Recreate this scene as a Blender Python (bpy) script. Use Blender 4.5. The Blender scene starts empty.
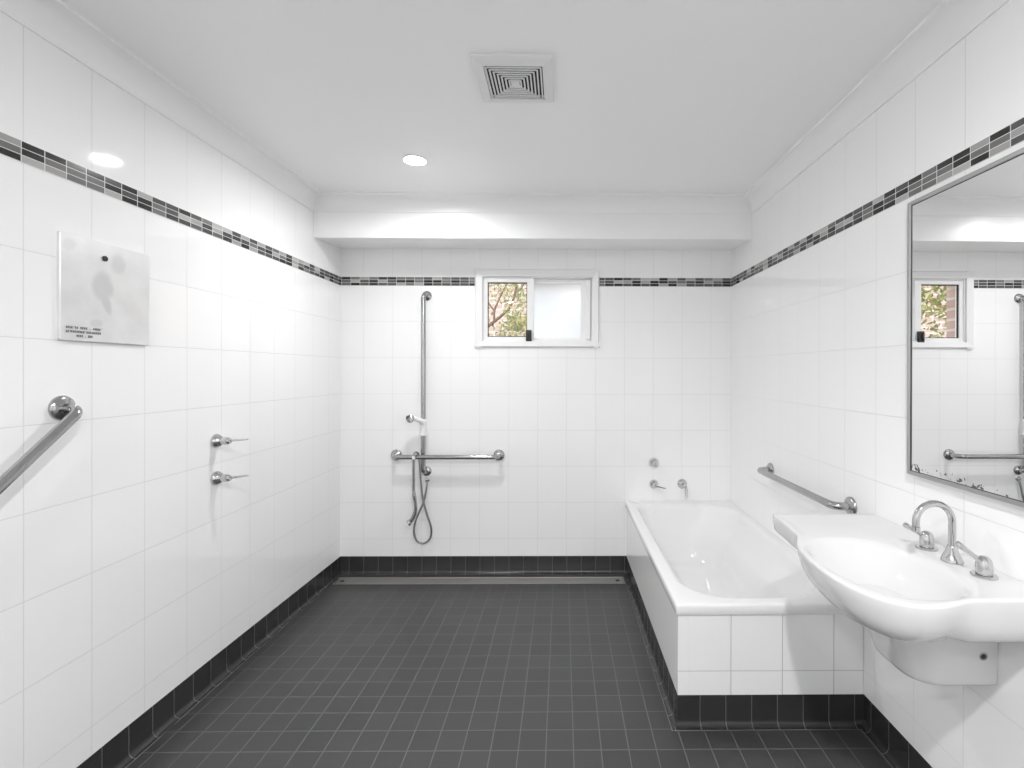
import bpy, bmesh, math, random
from mathutils import Vector, Matrix
random.seed(7)
C = bpy.context.scene.collection
PI = math.pi
L, R, B, F = -1.527, 1.173, 3.363, -1.60      # left, right, back and front wall faces
HC = 2.44                                      # ceiling
HX, HY = 0.449, 1.872                          # bath surround faces

# ------------------------------------------------------------------ materials
class NT:
    def __init__(s, name):
        s.m = bpy.data.materials.new(name); s.m.use_nodes = True
        s.t = s.m.node_tree; s.n = s.t.nodes; s.l = s.t.links
        s.b = s.n['Principled BSDF']
    def new(s, k, **kw):
        n = s.n.new(k)
        for a, v in kw.items(): setattr(n, a, v)
        return n
    def link(s, a, b): s.l.new(a, b)
    def math(s, op, a, b=None, c=None):
        n = s.new('ShaderNodeMath', operation=op)
        for i, v in enumerate((a, b, c)):
            if v is None: continue
            if isinstance(v, (int, float)): n.inputs[i].default_value = v
            else: s.link(v, n.inputs[i])
        return n.outputs[0]
    def mix(s, f, a, b):
        n = s.new('ShaderNodeMix', data_type='RGBA')
        for i, v in ((0, f), (6, a), (7, b)):
            if isinstance(v, (int, float)): n.inputs[i].default_value = v
            elif isinstance(v, tuple): n.inputs[i].default_value = (*v, 1)
            else: s.link(v, n.inputs[i])
        return n.outputs[2]
    def coord(s):
        tc = s.new('ShaderNodeTexCoord'); sp = s.new('ShaderNodeSeparateXYZ')
        s.link(tc.outputs['Object'], sp.inputs[0]); s.tc = tc
        return sp.outputs
    def set(s, **kw):
        for k, v in kw.items():
            s.b.inputs[k.replace('_', ' ')].default_value = (*v, 1) if isinstance(v, tuple) else v

def simple(name, col, rough=.5, metal=0, coat=0, bump=0, bscale=60, **kw):
    t = NT(name); t.set(Base_Color=col, Roughness=rough, Metallic=metal, Coat_Weight=coat, **kw)
    if bump:
        c = t.coord(); nz = t.new('ShaderNodeTexNoise'); nz.inputs['Scale'].default_value = bscale
        t.link(t.tc.outputs['Object'], nz.inputs['Vector'])
        bp = t.new('ShaderNodeBump'); bp.inputs['Strength'].default_value = bump; bp.inputs['Distance'].default_value = .002
        t.link(nz.outputs[0], bp.inputs['Height']); t.link(bp.outputs[0], t.b.inputs['Normal'])
    return t.m

def tiles(name, joints, col, grout, rough=.05, grough=.6, var=.0, bump=.5, wave=.05, mottle=0, rvar=0):
    """joints: list of (axis, pitch, offset, width); axis 0/1/2."""
    t = NT(name); c = t.coord(); mask = None; cells = []
    for ax, p, off, w in joints:
        q = t.math('DIVIDE', t.math('SUBTRACT', c[ax], off), p)
        cells.append(t.math('FLOOR', q))
        fr = t.math('FRACT', q)
        d = t.math('MINIMUM', fr, t.math('SUBTRACT', 1, fr))           # distance to the joint, in pitches
        mr = t.new('ShaderNodeMapRange'); mr.inputs[1].default_value = w*.35/p; mr.inputs[2].default_value = w*.75/p
        mr.inputs[3].default_value = 1; mr.inputs[4].default_value = 0
        t.link(d, mr.inputs[0]); mo_ = mr.outputs[0]
        if ax == 2: mo_ = t.math('MULTIPLY', mo_, t.math('LESS_THAN', c[2], 1.965))      # one tall course above the mosaic
        mask = mo_ if mask is None else t.math('MAXIMUM', mask, mo_)
    cv = t.new('ShaderNodeCombineXYZ')
    for i, q in enumerate(cells[:3]): t.link(q, cv.inputs[i])
    wn = t.new('ShaderNodeTexWhiteNoise'); t.link(cv.outputs[0], wn.inputs['Vector'])
    base = t.mix(wn.outputs['Value'], tuple(x*(1-var) for x in col), tuple(x*(1+var) for x in col))
    if mottle:
        nz = t.new('ShaderNodeTexNoise'); nz.inputs['Scale'].default_value = 9; nz.inputs['Detail'].default_value = 6
        t.link(t.tc.outputs['Object'], nz.inputs['Vector'])
        base = t.mix(t.math('MULTIPLY', nz.outputs[0], mottle), base, tuple(min(1, x*2.2) for x in col))
    t.link(t.mix(mask, base, grout), t.b.inputs['Base Color'])
    r = t.math('ADD', t.math('MULTIPLY', mask, grough-rough), rough)
    t.link(r, t.b.inputs['Roughness'])
    nz = t.new('ShaderNodeTexNoise'); nz.inputs['Scale'].default_value = 7
    t.link(t.tc.outputs['Object'], nz.inputs['Vector'])
    h = t.math('ADD', t.math('MULTIPLY', mask, -1), t.math('MULTIPLY', nz.outputs[0], wave))
    bp = t.new('ShaderNodeBump'); bp.inputs['Strength'].default_value = bump; bp.inputs['Distance'].default_value = .0015
    t.link(h, bp.inputs['Height']); t.link(bp.outputs[0], t.b.inputs['Normal'])
    return t.m

WT, WG = (.93, .93, .93), (.72, .72, .72)
zj = (2, .25, .2104, .0018)
M = {}
M['tile_left'] = tiles('white wall tiles, side', [(1, .2, 1.393, .0018), zj], WT, WG)
M['tile_right'] = tiles('white wall tiles, basin side', [(1, .2, 1.406, .0018), zj], WT, WG)
M['tile_back'] = tiles('white wall tiles, end', [(0, .2, -1.1683, .0018), zj], WT, WG)
M['tile_hob_front'] = tiles('white bath tiles, end', [(0, .2, .455, .0022), zj], WT, (.45, .45, .45))
M['tile_hob_side'] = tiles('white bath tiles, side', [(1, .2, 1.874, .0022), zj], WT, (.45, .45, .45), rough=.16)
FT, FG = (.046, .046, .047), (.135, .135, .135)
M['floor'] = tiles('grey floor tiles', [(0, .1, .2436, .0032), (1, .1, 1.7535, .0032)], FT, FG, rough=.36, var=.09, bump=.25, wave=.25, mottle=.12)
ST, SG = (.033, .033, .034), (.11, .11, .11)
M['skirt_y'] = tiles('dark cove tiles, along', [(1, .1, 1.826, .0026)], ST, SG, rough=.25, var=.12)
M['skirt_x'] = tiles('dark cove tiles, across', [(0, .1, .535, .0026)], ST, SG, rough=.25, var=.12)
M['grout'] = simple('cove foot grout', (.22, .22, .22), .7)

def mosaic(name, ax, off):
    t = NT(name); c = t.coord(); p, rz = .0625, .0200
    qu = t.math('DIVIDE', t.math('SUBTRACT', c[ax], off), p); qv = t.math('DIVIDE', t.math('SUBTRACT', c[2], 1.9563), rz)
    cv = t.new('ShaderNodeCombineXYZ'); t.link(t.math('FLOOR', qu), cv.inputs[0]); t.link(t.math('FLOOR', qv), cv.inputs[1])
    wn = t.new('ShaderNodeTexWhiteNoise'); t.link(cv.outputs[0], wn.inputs['Vector'])
    cr = t.new('ShaderNodeValToRGB'); cr.color_ramp.interpolation = 'CONSTANT'
    e = cr.color_ramp.elements; e[0].position = 0; e[0].color = (.022, .022, .022, 1)
    e[1].position = .30; e[1].color = (.085, .085, .085, 1)
    for pos, g in ((.52, .17), (.70, .36), (.86, .45)):
        k = e.new(pos); k.color = (g, g*.985, g*.96, 1)
    t.link(wn.outputs['Value'], cr.inputs[0])
    mask = None
    for q, w, pp in ((qu, .0026, p), (qv, .0022, rz)):
        fr = t.math('FRACT', q); d = t.math('MINIMUM', fr, t.math('SUBTRACT', 1, fr))
        m = t.math('LESS_THAN', d, w*.5/pp); mask = m if mask is None else t.math('MAXIMUM', mask, m)
    t.link(t.mix(mask, cr.outputs[0], (.74, .74, .74)), t.b.inputs['Base Color'])
    t.set(Roughness=.12)
    bp = t.new('ShaderNodeBump'); bp.inputs['Strength'].default_value = .3; bp.inputs['Distance'].default_value = .001
    t.link(t.math('MULTIPLY', mask, -1), bp.inputs['Height']); t.link(bp.outputs[0], t.b.inputs['Normal'])
    return t.m
M['mosaic_y'] = mosaic('glass mosaic, along', 1, .01)
M['mosaic_x'] = mosaic('glass mosaic, across', 0, -1.58)

M['paint'] = simple('white ceiling paint', (.93, .93, .93), .30, bump=.03, bscale=30)
M['paint_trim'] = simple('white cornice paint', (.93, .93, .93), .35)
M['ceramic'] = simple('white glazed ceramic', (.75, .75, .75), .07)
M['shroud'] = simple('white glazed shroud', (.75, .75, .75), .10)
M['acrylic'] = simple('white bath enamel', (.87, .87, .87), .10)
M['whiteframe'] = simple('white window enamel', (.86, .86, .86), .3)
M['white_plastic'] = simple('white plastic', (.88, .88, .88), .35)
M['vent_plastic'] = simple('vent plastic', (.80, .80, .80), .45)
M['duct'] = simple('vent duct', (.04, .04, .04), .8)
M['black'] = simple('black latch plastic', (.015, .015, .015), .4)
M['gasket'] = simple('black glazing gasket', (.02, .02, .02), .6)
M['chrome'] = simple('polished chrome', (.60, .60, .60), .06, 1)
M['mirror_frame'] = simple('silver mirror frame', (.50, .50, .50), .30, 1)
M['mirror_edge'] = simple('dark inner frame edge', (.03, .03, .03), .35)
M['dark'] = simple('dark hole', (.02, .02, .02), .5)
M['door'] = simple('white door paint', (.8, .8, .8), .4)
M['bark'] = simple('brown bark', (.20, .13, .10), .8, bump=.6, bscale=40)
M['soil'] = simple('garden soil', (.20, .16, .11), .9, bump=.5, bscale=20)

def brushed(name, col, rough, axis):
    t = NT(name); t.set(Base_Color=col, Metallic=1, Roughness=rough)
    tc = t.new('ShaderNodeTexCoord'); mp = t.new('ShaderNodeMapping'); s = [260, 260, 260]; s[axis] = 6
    mp.inputs['Scale'].default_value = s; t.link(tc.outputs['Object'], mp.inputs[0])
    nz = t.new('ShaderNodeTexNoise'); nz.inputs['Scale'].default_value = 1; t.link(mp.outputs[0], nz.inputs['Vector'])
    r = t.math('ADD', t.math('MULTIPLY', nz.outputs[0], .0), rough); t.link(r, t.b.inputs['Roughness'])
    return t.m
M['steel'] = brushed('satin stainless steel', (.45, .45, .45), .17, 2)
M['drain'] = brushed('stainless drain', (.58, .57, .55), .46, 0)
M['hose'] = simple('grey metal hose', (.36, .36, .36), .3, .9)

def plate_mat():
    t = NT('stained stainless plate'); t.set(Metallic=.75, Roughness=.38)
    tc = t.new('ShaderNodeTexCoord'); sp = t.new('ShaderNodeSeparateXYZ'); t.link(tc.outputs['Object'], sp.inputs[0])
    nz = t.new('ShaderNodeTexNoise'); nz.inputs['Scale'].default_value = 14; nz.inputs['Detail'].default_value = 4
    t.link(tc.outputs['Object'], nz.inputs['Vector'])
    wob = t.math('MULTIPLY', t.math('SUBTRACT', nz.outputs[0], .5), .035)
    def blob(y, z, ry, rz, shear=0):
        dy = t.math('SUBTRACT', t.math('ADD', sp.outputs[1], wob), y); dz = t.math('SUBTRACT', sp.outputs[2], z)
        dy = t.math('ADD', dy, t.math('MULTIPLY', dz, shear))
        q = t.math('ADD', t.math('POWER', t.math('DIVIDE', dy, ry), 2), t.math('POWER', t.math('DIVIDE', dz, rz), 2))
        m = t.new('ShaderNodeMapRange'); m.inputs[1].default_value = .45; m.inputs[2].default_value = 1.35
        m.inputs[3].default_value = 1; m.inputs[4].default_value = 0; t.link(q, m.inputs[0]); return m.outputs[0]
    # teardrop, drip, small corner marks (coordinates on the plate: y along, z up from its centre)
    a = t.math('MAXIMUM', blob(-.022, .020, .036, .050), blob(-.010, -.030, .018, .042, .25))
    a = t.math('MAXIMUM', a, t.math('MULTIPLY', blob(.030, .105, .028, .034), .7))
    a = t.math('MAXIMUM', a, t.math('MULTIPLY', blob(-.045, -.105, .020, .014), .7))
    a = t.math('MAXIMUM', a, t.math('MULTIPLY', blob(-.130, .130, .020, .020), .5))
    base = t.mix(nz.outputs[0], (.74, .74, .74), (.92, .92, .92))
    t.link(t.mix(t.math('MULTIPLY', a, .60), base, (.60, .60, .60)), t.b.inputs['Base Color'])
    return t.m
M['plate'] = plate_mat()

def mirror_mat():
    t = NT('mirror glass'); t.set(Metallic=1, Roughness=.0)
    tc = t.new('ShaderNodeTexCoord'); sp = t.new('ShaderNodeSeparateXYZ'); t.link(tc.outputs['Object'], sp.inputs[0])
    nz = t.new('ShaderNodeTexNoise'); nz.inputs['Scale'].default_value = 75; nz.inputs['Detail'].default_value = 4
    t.link(tc.outputs['Object'], nz.inputs['Vector'])
    n2 = t.new('ShaderNodeTexNoise'); n2.inputs['Scale'].default_value = 16; t.link(tc.outputs['Object'], n2.inputs['Vector'])
    # corrosion creeping up from the lower edge (object z is measured from that edge)
    lim = t.math('MULTIPLY', t.math('SUBTRACT', n2.outputs[0], .35), .10)
    near = t.math('LESS_THAN', sp.outputs[2], lim)
    spot = t.math('MULTIPLY', near, t.math('GREATER_THAN', nz.outputs[0], .60))
    t.link(t.mix(spot, (.90, .90, .90), (.22, .22, .22)), t.b.inputs['Base Color'])
    t.link(t.math('MULTIPLY', spot, .6), t.b.inputs['Roughness'])
    return t.m
M['mirror'] = mirror_mat()

def clear_glass():
    t = NT('clear window glass'); t.n.remove(t.b)
    tr = t.new('ShaderNodeBsdfTransparent'); gl = t.new('ShaderNodeBsdfGlossy'); gl.inputs['Roughness'].default_value = .0
    mx = t.new('ShaderNodeMixShader'); mx.inputs[0].default_value = .02
    t.link(tr.outputs[0], mx.inputs[1]); t.link(gl.outputs[0], mx.inputs[2])
    t.link(mx.outputs[0], t.n['Material Output'].inputs[0]); return t.m
M['glass'] = clear_glass()
def frosted():
    t = NT('frosted window glass'); t.n.remove(t.b)
    tr = t.new('ShaderNodeBsdfTranslucent'); tr.inputs[0].default_value = (.89, .94, .98, 1)
    gl = t.new('ShaderNodeBsdfGlossy'); gl.inputs['Roughness'].default_value = .2
    mx = t.new('ShaderNodeMixShader'); mx.inputs[0].default_value = .05
    t.link(tr.outputs[0], mx.inputs[1]); t.link(gl.outputs[0], mx.inputs[2])
    t.link(mx.outputs[0], t.n['Material Output'].inputs[0]); return t.m
M['frosted'] = frosted()
def emis(name, s):
    t = NT(name); t.set(Base_Color=(.9, .9, .9), Emission_Color=(1, 1, 1), Emission_Strength=s); return t.m
M['lamp'] = emis('lit downlight lens', 30)

def brick():
    t = NT('pale pink brickwork'); tc = t.new('ShaderNodeTexCoord'); mp = t.new('ShaderNodeMapping')
    mp.inputs['Rotation'].default_value = (PI/2, 0, 0); t.link(tc.outputs['Object'], mp.inputs[0])
    b = t.new('ShaderNodeTexBrick'); b.inputs['Color1'].default_value = (.50, .37, .32, 1); b.inputs['Color2'].default_value = (.60, .47, .41, 1)
    b.inputs['Mortar'].default_value = (.66, .60, .55, 1); b.inputs['Scale'].default_value = 1
    b.inputs['Brick Width'].default_value = .23; b.inputs['Row Height'].default_value = .076; b.inputs['Mortar Size'].default_value = .010
    t.link(mp.outputs[0], b.inputs['Vector']); t.link(b.outputs['Color'], t.b.inputs['Base Color']); t.set(Roughness=.9); return t.m
M['brick'] = brick()
def leafmat():
    t = NT('yellow green leaves'); oi = t.new('ShaderNodeTexCoord'); nz = t.new('ShaderNodeTexNoise')
    nz.inputs['Scale'].default_value = 9; t.link(oi.outputs['Object'], nz.inputs['Vector'])
    cr = t.new('ShaderNodeValToRGB'); e = cr.color_ramp.elements
    e[0].position = .35; e[0].color = (.20, .27, .09, 1); e[1].position = .65; e[1].color = (.46, .41, .17, 1)
    t.link(nz.outputs[0], cr.inputs[0]); t.link(cr.outputs[0], t.b.inputs['Base Color']); t.set(Roughness=.6); return t.m
M['leaf'] = leafmat()

# ------------------------------------------------------------------ object helpers
def obj(name, bm, mat, parent=None, smooth=None, bevel=0, loc=None, kind=None, bseg=2):
    me = bpy.data.meshes.new(name)
    bmesh.ops.recalc_face_normals(bm, faces=bm.faces[:])
    if loc is not None: bmesh.ops.translate(bm, verts=bm.verts[:], vec=-Vector(loc))
    bm.to_mesh(me); bm.free()
    for m in (mat if isinstance(mat, (list, tuple)) else [mat]): me.materials.append(m)
    o = bpy.data.objects.new(name, me); C.objects.link(o)
    if loc is not None: o.location = loc
    if parent is not None:
        o.parent = parent; o.location = Vector(loc or (0, 0, 0)) - parent.location
    if smooth is not None:
        for p in me.polygons: p.use_smooth = True
        me.set_sharp_from_angle(angle=math.radians(smooth))
    if bevel:
        b = o.modifiers.new('bevel', 'BEVEL'); b.width = bevel; b.segments = bseg; b.limit_method = 'ANGLE'; b.angle_limit = .6
        b.harden_normals = False
    if kind: o['kind'] = kind
    return o
def thing(name, label, cat, loc=(0, 0, 0), group=None):
    o = bpy.data.objects.new(name, None); C.objects.link(o); o.location = loc; o.empty_display_size = .05
    return tag(o, label, cat, group)
def tag(o, label, cat, group=None):
    o['label'] = label; o['category'] = cat
    if group: o['group'] = group
    return o
def box(bm, x0, x1, y0, y1, z0, z1):
    v = [bm.verts.new(p) for p in ((x0,y0,z0),(x1,y0,z0),(x1,y1,z0),(x0,y1,z0),(x0,y0,z1),(x1,y0,z1),(x1,y1,z1),(x0,y1,z1))]
    for f in ((0,3,2,1),(4,5,6,7),(0,1,5,4),(1,2,6,5),(2,3,7,6),(3,0,4,7)): bm.faces.new([v[i] for i in f])
def boxes(*bs):
    bm = bmesh.new()
    for b in bs: box(bm, *b)
    return bm
def prism(bm, pts, a, b, ax):
    """extrude polygon pts (2d) along axis ax from a to b"""
    def P(p, t): q = list(p); q.insert(ax, t); return q
    v0 = [bm.verts.new(P(p, a)) for p in pts]; v1 = [bm.verts.new(P(p, b)) for p in pts]
    n = len(pts); bm.faces.new(v0); bm.faces.new(v1[::-1])
    for i in range(n): bm.faces.new((v0[i], v0[(i+1) % n], v1[(i+1) % n], v1[i]))
def fillet(pts, rad, seg=8):
    pts = [Vector(p) for p in pts]; out = [pts[0]]
    for i in range(1, len(pts)-1):
        a, b, c = pts[i-1], pts[i], pts[i+1]; r = rad[i-1] if isinstance(rad, (list, tuple)) else rad
        u = (a-b).normalized(); w = (c-b).normalized(); ang = u.angle(w)
        if r <= 0 or ang > 3.1: out.append(b); continue
        d = min(r/math.tan(ang/2), (a-b).length*.49, (c-b).length*.49); rr = d*math.tan(ang/2)
        ctr = b + (u+w).normalized()*(rr/math.sin(ang/2)); s = b+u*d-ctr; e = b+w*d-ctr; tot = s.angle(e)
        for k in range(seg+1):
            t = k/seg; out.append(ctr + (s*math.sin((1-t)*tot)+e*math.sin(t*tot))/math.sin(tot))
    out.append(pts[-1]); return out
def spline(pts, n=8):
    P = [Vector(p) for p in pts]; P = [2*P[0]-P[1]]+P+[2*P[-1]-P[-2]]; out = []
    for i in range(1, len(P)-2):
        for k in range(n):
            t = k/n; a, b, c, d = P[i-1:i+3]
            out.append(.5*((2*b)+(c-a)*t+(2*a-5*b+4*c-d)*t*t+(3*b-a-3*c+d)*t**3))
    out.append(P[-2]); return out
def tube(bm, pts, r, res=16, caps=True):
    pts = [Vector(p) for p in pts]; n = len(pts); rings = []
    t0 = (pts[1]-pts[0]).normalized(); u = t0.orthogonal().normalized()
    for i, p in enumerate(pts):
        t = (pts[min(i+1, n-1)]-pts[max(i-1, 0)]).normalized(); u = (u-t*u.dot(t)).normalized(); v = t.cross(u)
        rr = r[i] if isinstance(r, (list, tuple)) else r
        rings.append([bm.verts.new(p+(u*math.cos(2*PI*k/res)+v*math.sin(2*PI*k/res))*rr) for k in range(res)])
    for a, b in zip(rings, rings[1:]):
        for k in range(res): bm.faces.new((a[k], a[(k+1) % res], b[(k+1) % res], b[k]))
    if caps: bm.faces.new(rings[0][::-1]); bm.faces.new(rings[-1])
def lathe(bm, o, d, prof, res=28):
    """revolve prof [(distance along d, radius)] about the axis d at o"""
    o = Vector(o); d = Vector(d).normalized(); u = d.orthogonal().normalized(); v = d.cross(u); rings = []
    for h, r in prof:
        if r < 1e-6: rings.append([bm.verts.new(o+d*h)])
        else: rings.append([bm.verts.new(o+d*h+(u*math.cos(2*PI*k/res)+v*math.sin(2*PI*k/res))*r) for k in range(res)])
    for a, b in zip(rings, rings[1:]):
        for k in range(res):
            k2 = (k+1) % res
            if len(a) == 1 and len(b) == 1: continue
            if len(a) == 1: bm.faces.new((a[0], b[k2], b[k]))
            elif len(b) == 1: bm.faces.new((a[k], a[k2], b[0]))
            else: bm.faces.new((a[k], a[k2], b[k2], b[k]))
    for g in (rings[0], rings[-1]):
        if len(g) > 2: bm.faces.new(g)
def zf(y): return 0 if y < 1.87 else -.028*(min(y, B)-1.87)/(B-1.87)      # the floor falls to the drain

# ------------------------------------------------------------------ the room
bm = bmesh.new()
ys = [F-.15, 1.87, 3.182, 3.292, B+.05]
# floor with a channel for the drain
def fl(x0, x1, y0, y1, dz=0):
    v = [bm.verts.new(p) for p in ((x0,y0,zf(y0)-dz),(x1,y0,zf(y0)-dz),(x1,y1,zf(y1)-dz),(x0,y1,zf(y1)-dz),
                                   (x0,y0,-.2),(x1,y0,-.2),(x1,y1,-.2),(x0,y1,-.2))]
    for f in ((0,1,2,3),(7,6,5,4),(0,4,5,1),(1,5,6,2),(2,6,7,3),(3,7,4,0)): bm.faces.new([v[i] for i in f])
fl(L-.05, R+.05, ys[0], ys[1]); fl(L-.05, R+.05, ys[1], ys[2])
fl(-1.502, .418, ys[2], ys[3], .03); fl(L-.05, -1.502, ys[2], ys[3]); fl(.418, R+.05, ys[2], ys[3]); fl(L-.05, R+.05, ys[3], ys[4])
obj('floor', bm, M['floor'], kind='structure')
obj('ceiling', boxes((L-.05, R+.05, F-.15, B+.083, HC, HC+.12)), M['paint'], kind='structure')
obj('wall_left', boxes((L-.15, L, F-.15, B+.083, -.2, HC)), M['tile_left'], kind='structure')
obj('wall_right', boxes((R, R+.15, F-.15, B+.083, -.2, HC)), M['tile_right'], kind='structure')
WX0, WX1, WZ0, WZ1 = -.555, .215, 1.570, 2.026                 # window opening
obj('wall_back', boxes((L, WX0, B, B+.082, -.2, HC), (WX1, R, B, B+.082, -.2, HC), (WX0, WX1, B, B+.082, -.2, WZ0), (WX0, WX1, B, B+.082, WZ1, HC)), M['tile_back'], kind='structure')
obj('wall_outer', boxes((L-.15, WX0+.004, B+.084, B+.165, -.3, HC+.12), (WX1-.004, R+.15, B+.084, B+.165, -.3, HC+.12), (WX0+.004, WX1-.004, B+.084, B+.165, -.3, WZ0+.004), (WX0+.004, WX1-.004, B+.084, B+.165, WZ1-.004, HC+.12)), M['brick'], kind='structure')
DX0, DX1, DZ = -.60, .32, 2.06
obj('wall_front', boxes((L, DX0, F-.15, F, 0, HC), (DX1, R, F-.15, F, 0, HC), (DX0, DX1, F-.15, F, DZ, HC)), M['tile_back'], kind='structure')
d1 = obj('door_1', boxes((DX0+.035, DX1-.035, F-.06, F-.02, .005, DZ-.035)), M['door'], bevel=.002, kind='structure')
fr = obj('door_frame', boxes((DX0, DX0+.035, F-.12, F+.012, .0, DZ), (DX1-.035, DX1, F-.12, F+.012, .0, DZ), (DX0+.035, DX1-.035, F-.12, F+.012, DZ-.035, DZ)), M['paint_trim'], d1)
bm = bmesh.new(); lathe(bm, (DX0+.10, F-.02, 1.0), (0, 1, 0), [(0, .026), (.008, .026), (.010, .010), (.045, .010), (.05, .006)])
tube(bm, [(DX0+.10, F+.02, 1.0), (DX0+.22, F+.02, 1.0)], .009); obj('door_handle', bm, M['chrome'], d1, smooth=40)

# bulkhead above the back wall
bm = bmesh.new(); prism(bm, [(3.0, 2.186), (B, 2.213), (B, HC), (3.0, HC)], L, R, 0)
obj('bulkhead', bm, M['paint'], bevel=.002, kind='structure')
# coved cornices, mitred (trim)
def sweep(path, prof, zfun=lambda x, y: 0):
    """mitred sweep of prof [(d, z)] along the plan polyline; d grows to the right of travel"""
    bm = bmesh.new(); P = [Vector((p[0], p[1])) for p in path]; rows = []
    for i, p in enumerate(P):
        ns = []
        if i > 0: t = (P[i]-P[i-1]).normalized(); ns.append(Vector((t.y, -t.x)))
        if i < len(P)-1: t = (P[i+1]-P[i]).normalized(); ns.append(Vector((t.y, -t.x)))
        m = ns[0] if len(ns) == 1 else (ns[0]+ns[1])/(1+ns[0].dot(ns[1]))
        rows.append([bm.verts.new((p.x+m.x*d, p.y+m.y*d, z+zfun(p.x+m.x*d, p.y+m.y*d))) for d, z in prof])
    return bm, rows
def seg_sweep(path, i, prof, zfun=None, sub=1):
    """one leg i of the path as its own closed mesh with mitred ends"""
    zfun = zfun or (lambda x, y: 0)
    P = [Vector(p) for p in path]; bm = bmesh.new()
    def off(k):
        ns = []
        if k > 0: t = (P[k]-P[k-1]).normalized(); ns.append(Vector((t.y, -t.x)))
        if k < len(P)-1: t = (P[k+1]-P[k]).normalized(); ns.append(Vector((t.y, -t.x)))
        return ns[0] if len(ns) == 1 else (ns[0]+ns[1])/(1+ns[0].dot(ns[1]))
    a, b = off(i), off(i+1); rows = []
    for s in range(sub+1):
        t = s/sub; row = []
        for d, z in prof:
            p = (P[i]+a*d).lerp(P[i+1]+b*d, t); row.append(bm.verts.new((p.x, p.y, z+zfun(p.x, p.y))))
        rows.append(row)
    n = len(prof); fs = []
    for r0, r1 in zip(rows, rows[1:]):
        for k in range(n):
            f = bm.faces.new((r0[k], r0[(k+1) % n], r1[(k+1) % n], r1[k])); fs.append((k, f))
    bm.faces.new(rows[0]); bm.faces.new(rows[-1][::-1])
    return bm, fs
CP = [(0, HC), (0, HC-.096), (.006, HC-.096), (.007, HC-.088)]
for k in range(0, 9):
    t = k/8*PI/2
    CP.append((.007+.060*(1-math.cos(t)), HC-.088+.078*math.sin(t)))
CP += [(.073, HC-.009), (.075, HC)]
cpath = [(L, F), (L, 3.0), (R, 3.0), (R, F), (L, F)]
for i in range(4):
    bm, fs = seg_sweep(cpath, i, CP)
    # mitre the closing corner too
    if i in (0, 3):
        for v in bm.verts:
            if abs(v.co.y-F) < .2 and i == 0: v.co.y = F+(v.co.x-L) if v.co.y < 0 else v.co.y
            if i == 3 and v.co.x < 0: v.co.x = L+(v.co.y-F)
    obj('trim_%d' % (i+1), bm, M['paint_trim'], smooth=30, kind='structure')
# mosaic bands
MZ0, MZ1, mt = 1.9563, 2.0163, .0025
obj('trim_5', boxes((L, L+mt, F, B, MZ0, MZ1)), M['mosaic_y'], kind='structure')
obj('trim_6', boxes((L+mt, -.6045, B-mt, B, MZ0, MZ1)), M['mosaic_x'], kind='structure')
obj('trim_7', boxes((.2575, R-mt, B-mt, B, MZ0, MZ1)), M['mosaic_x'], kind='structure')
obj('trim_8', boxes((R-mt, R, F, B, MZ0, MZ1)), M['mosaic_y'], kind='structure')
# coved skirting tiles
SP = [(0, -.03), (0, .118), (.0012, .118), (.0020, .117), (.0020, .024)]
for k in range(1, 7):
    t = k/6*PI/2; SP.append((.0020+.020*(1-math.cos(t)), .024-.022*math.sin(t)))
SP += [(.0265, .0018), (.029, .0016), (.029, -.03)]
spath = [(L, F), (L, B), (HX, B), (HX, HY), (R, HY), (R, F)]
for i, nm in enumerate(('baseboard_left', 'baseboard_back', 'baseboard_bath_side', 'baseboard_bath_end', 'baseboard_right')):
    bm, fs = seg_sweep(spath, i, SP, lambda x, y: zf(y), sub=12 if i in (0, 2) else 1)
    for k, f in fs: f.material_index = 1 if k == len(SP)-3 else 0
    obj(nm, bm, [M['skirt_y'] if i in (0, 2, 4) else M['skirt_x'], M['grout']], smooth=35, kind='structure')

# ------------------------------------------------------------------ window
win = obj('window_1', boxes((WX0-.0, WX0+.012, B+.002, B+.078, WZ0, WZ1), (WX1-.012, WX1, B+.002, B+.078, WZ0, WZ1),
    (WX0+.012, WX1-.012, B+.002, B+.078, WZ0, WZ0+.012), (WX0+.012, WX1-.012, B+.002, B+.078, WZ1-.012, WZ1)), M['whiteframe'], bevel=.0015, kind='structure')
def frame4(x0, x1, z0, z1, wl, wr, wb, wt, y0, y1):
    return boxes((x0, x0+wl, y0, y1, z0, z1), (x1-wr, x1, y0, y1, z0, z1), (x0+wl, x1-wr, y0, y1, z0, z0+wb), (x0+wl, x1-wr, y0, y1, z1-wt, z1))
arch = bmesh.new()
X0, X1, Z0, Z1 = -.604, .257, 1.530, 2.075
for (p, q, a, b, ax) in (([(X0, 0), (X0+.010, -.020), (WX0+.004, -.014), (WX0+.004, 0)], 0, Z0, Z1, 'v'), ([(X1, 0), (X1-.010, -.020), (WX1-.004, -.014), (WX1-.004, 0)], 0, Z0, Z1, 'v')):
    prism(arch, [(x, B+y) for x, y in p], a, b, 2)
for p in ([(0, Z0), (-.020, Z0+.010), (-.014, WZ0+.004), (0, WZ0+.004)], [(0, Z1), (-.020, Z1-.010), (-.014, WZ1-.004), (0, WZ1-.004)]):
    prism(arch, [(B+y, z) for y, z in p], X0, X1, 0)
obj('architrave', arch, M['whiteframe'], win)
sx0, sx1, sz0, sz1 = WX0+.012, -.196, WZ0+.010, WZ1-.012
sash = obj('sash', frame4(sx0, sx1, sz0, sz1, .026, .048, .026, .030, B+.010, B+.034), M['whiteframe'], win, bevel=.002)
obj('gasket', frame4(sx0+.026, sx1-.048, sz0+.026, sz1-.030, .005, .004, .005, .006, B+.018, B+.030), M['gasket'], sash)
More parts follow.
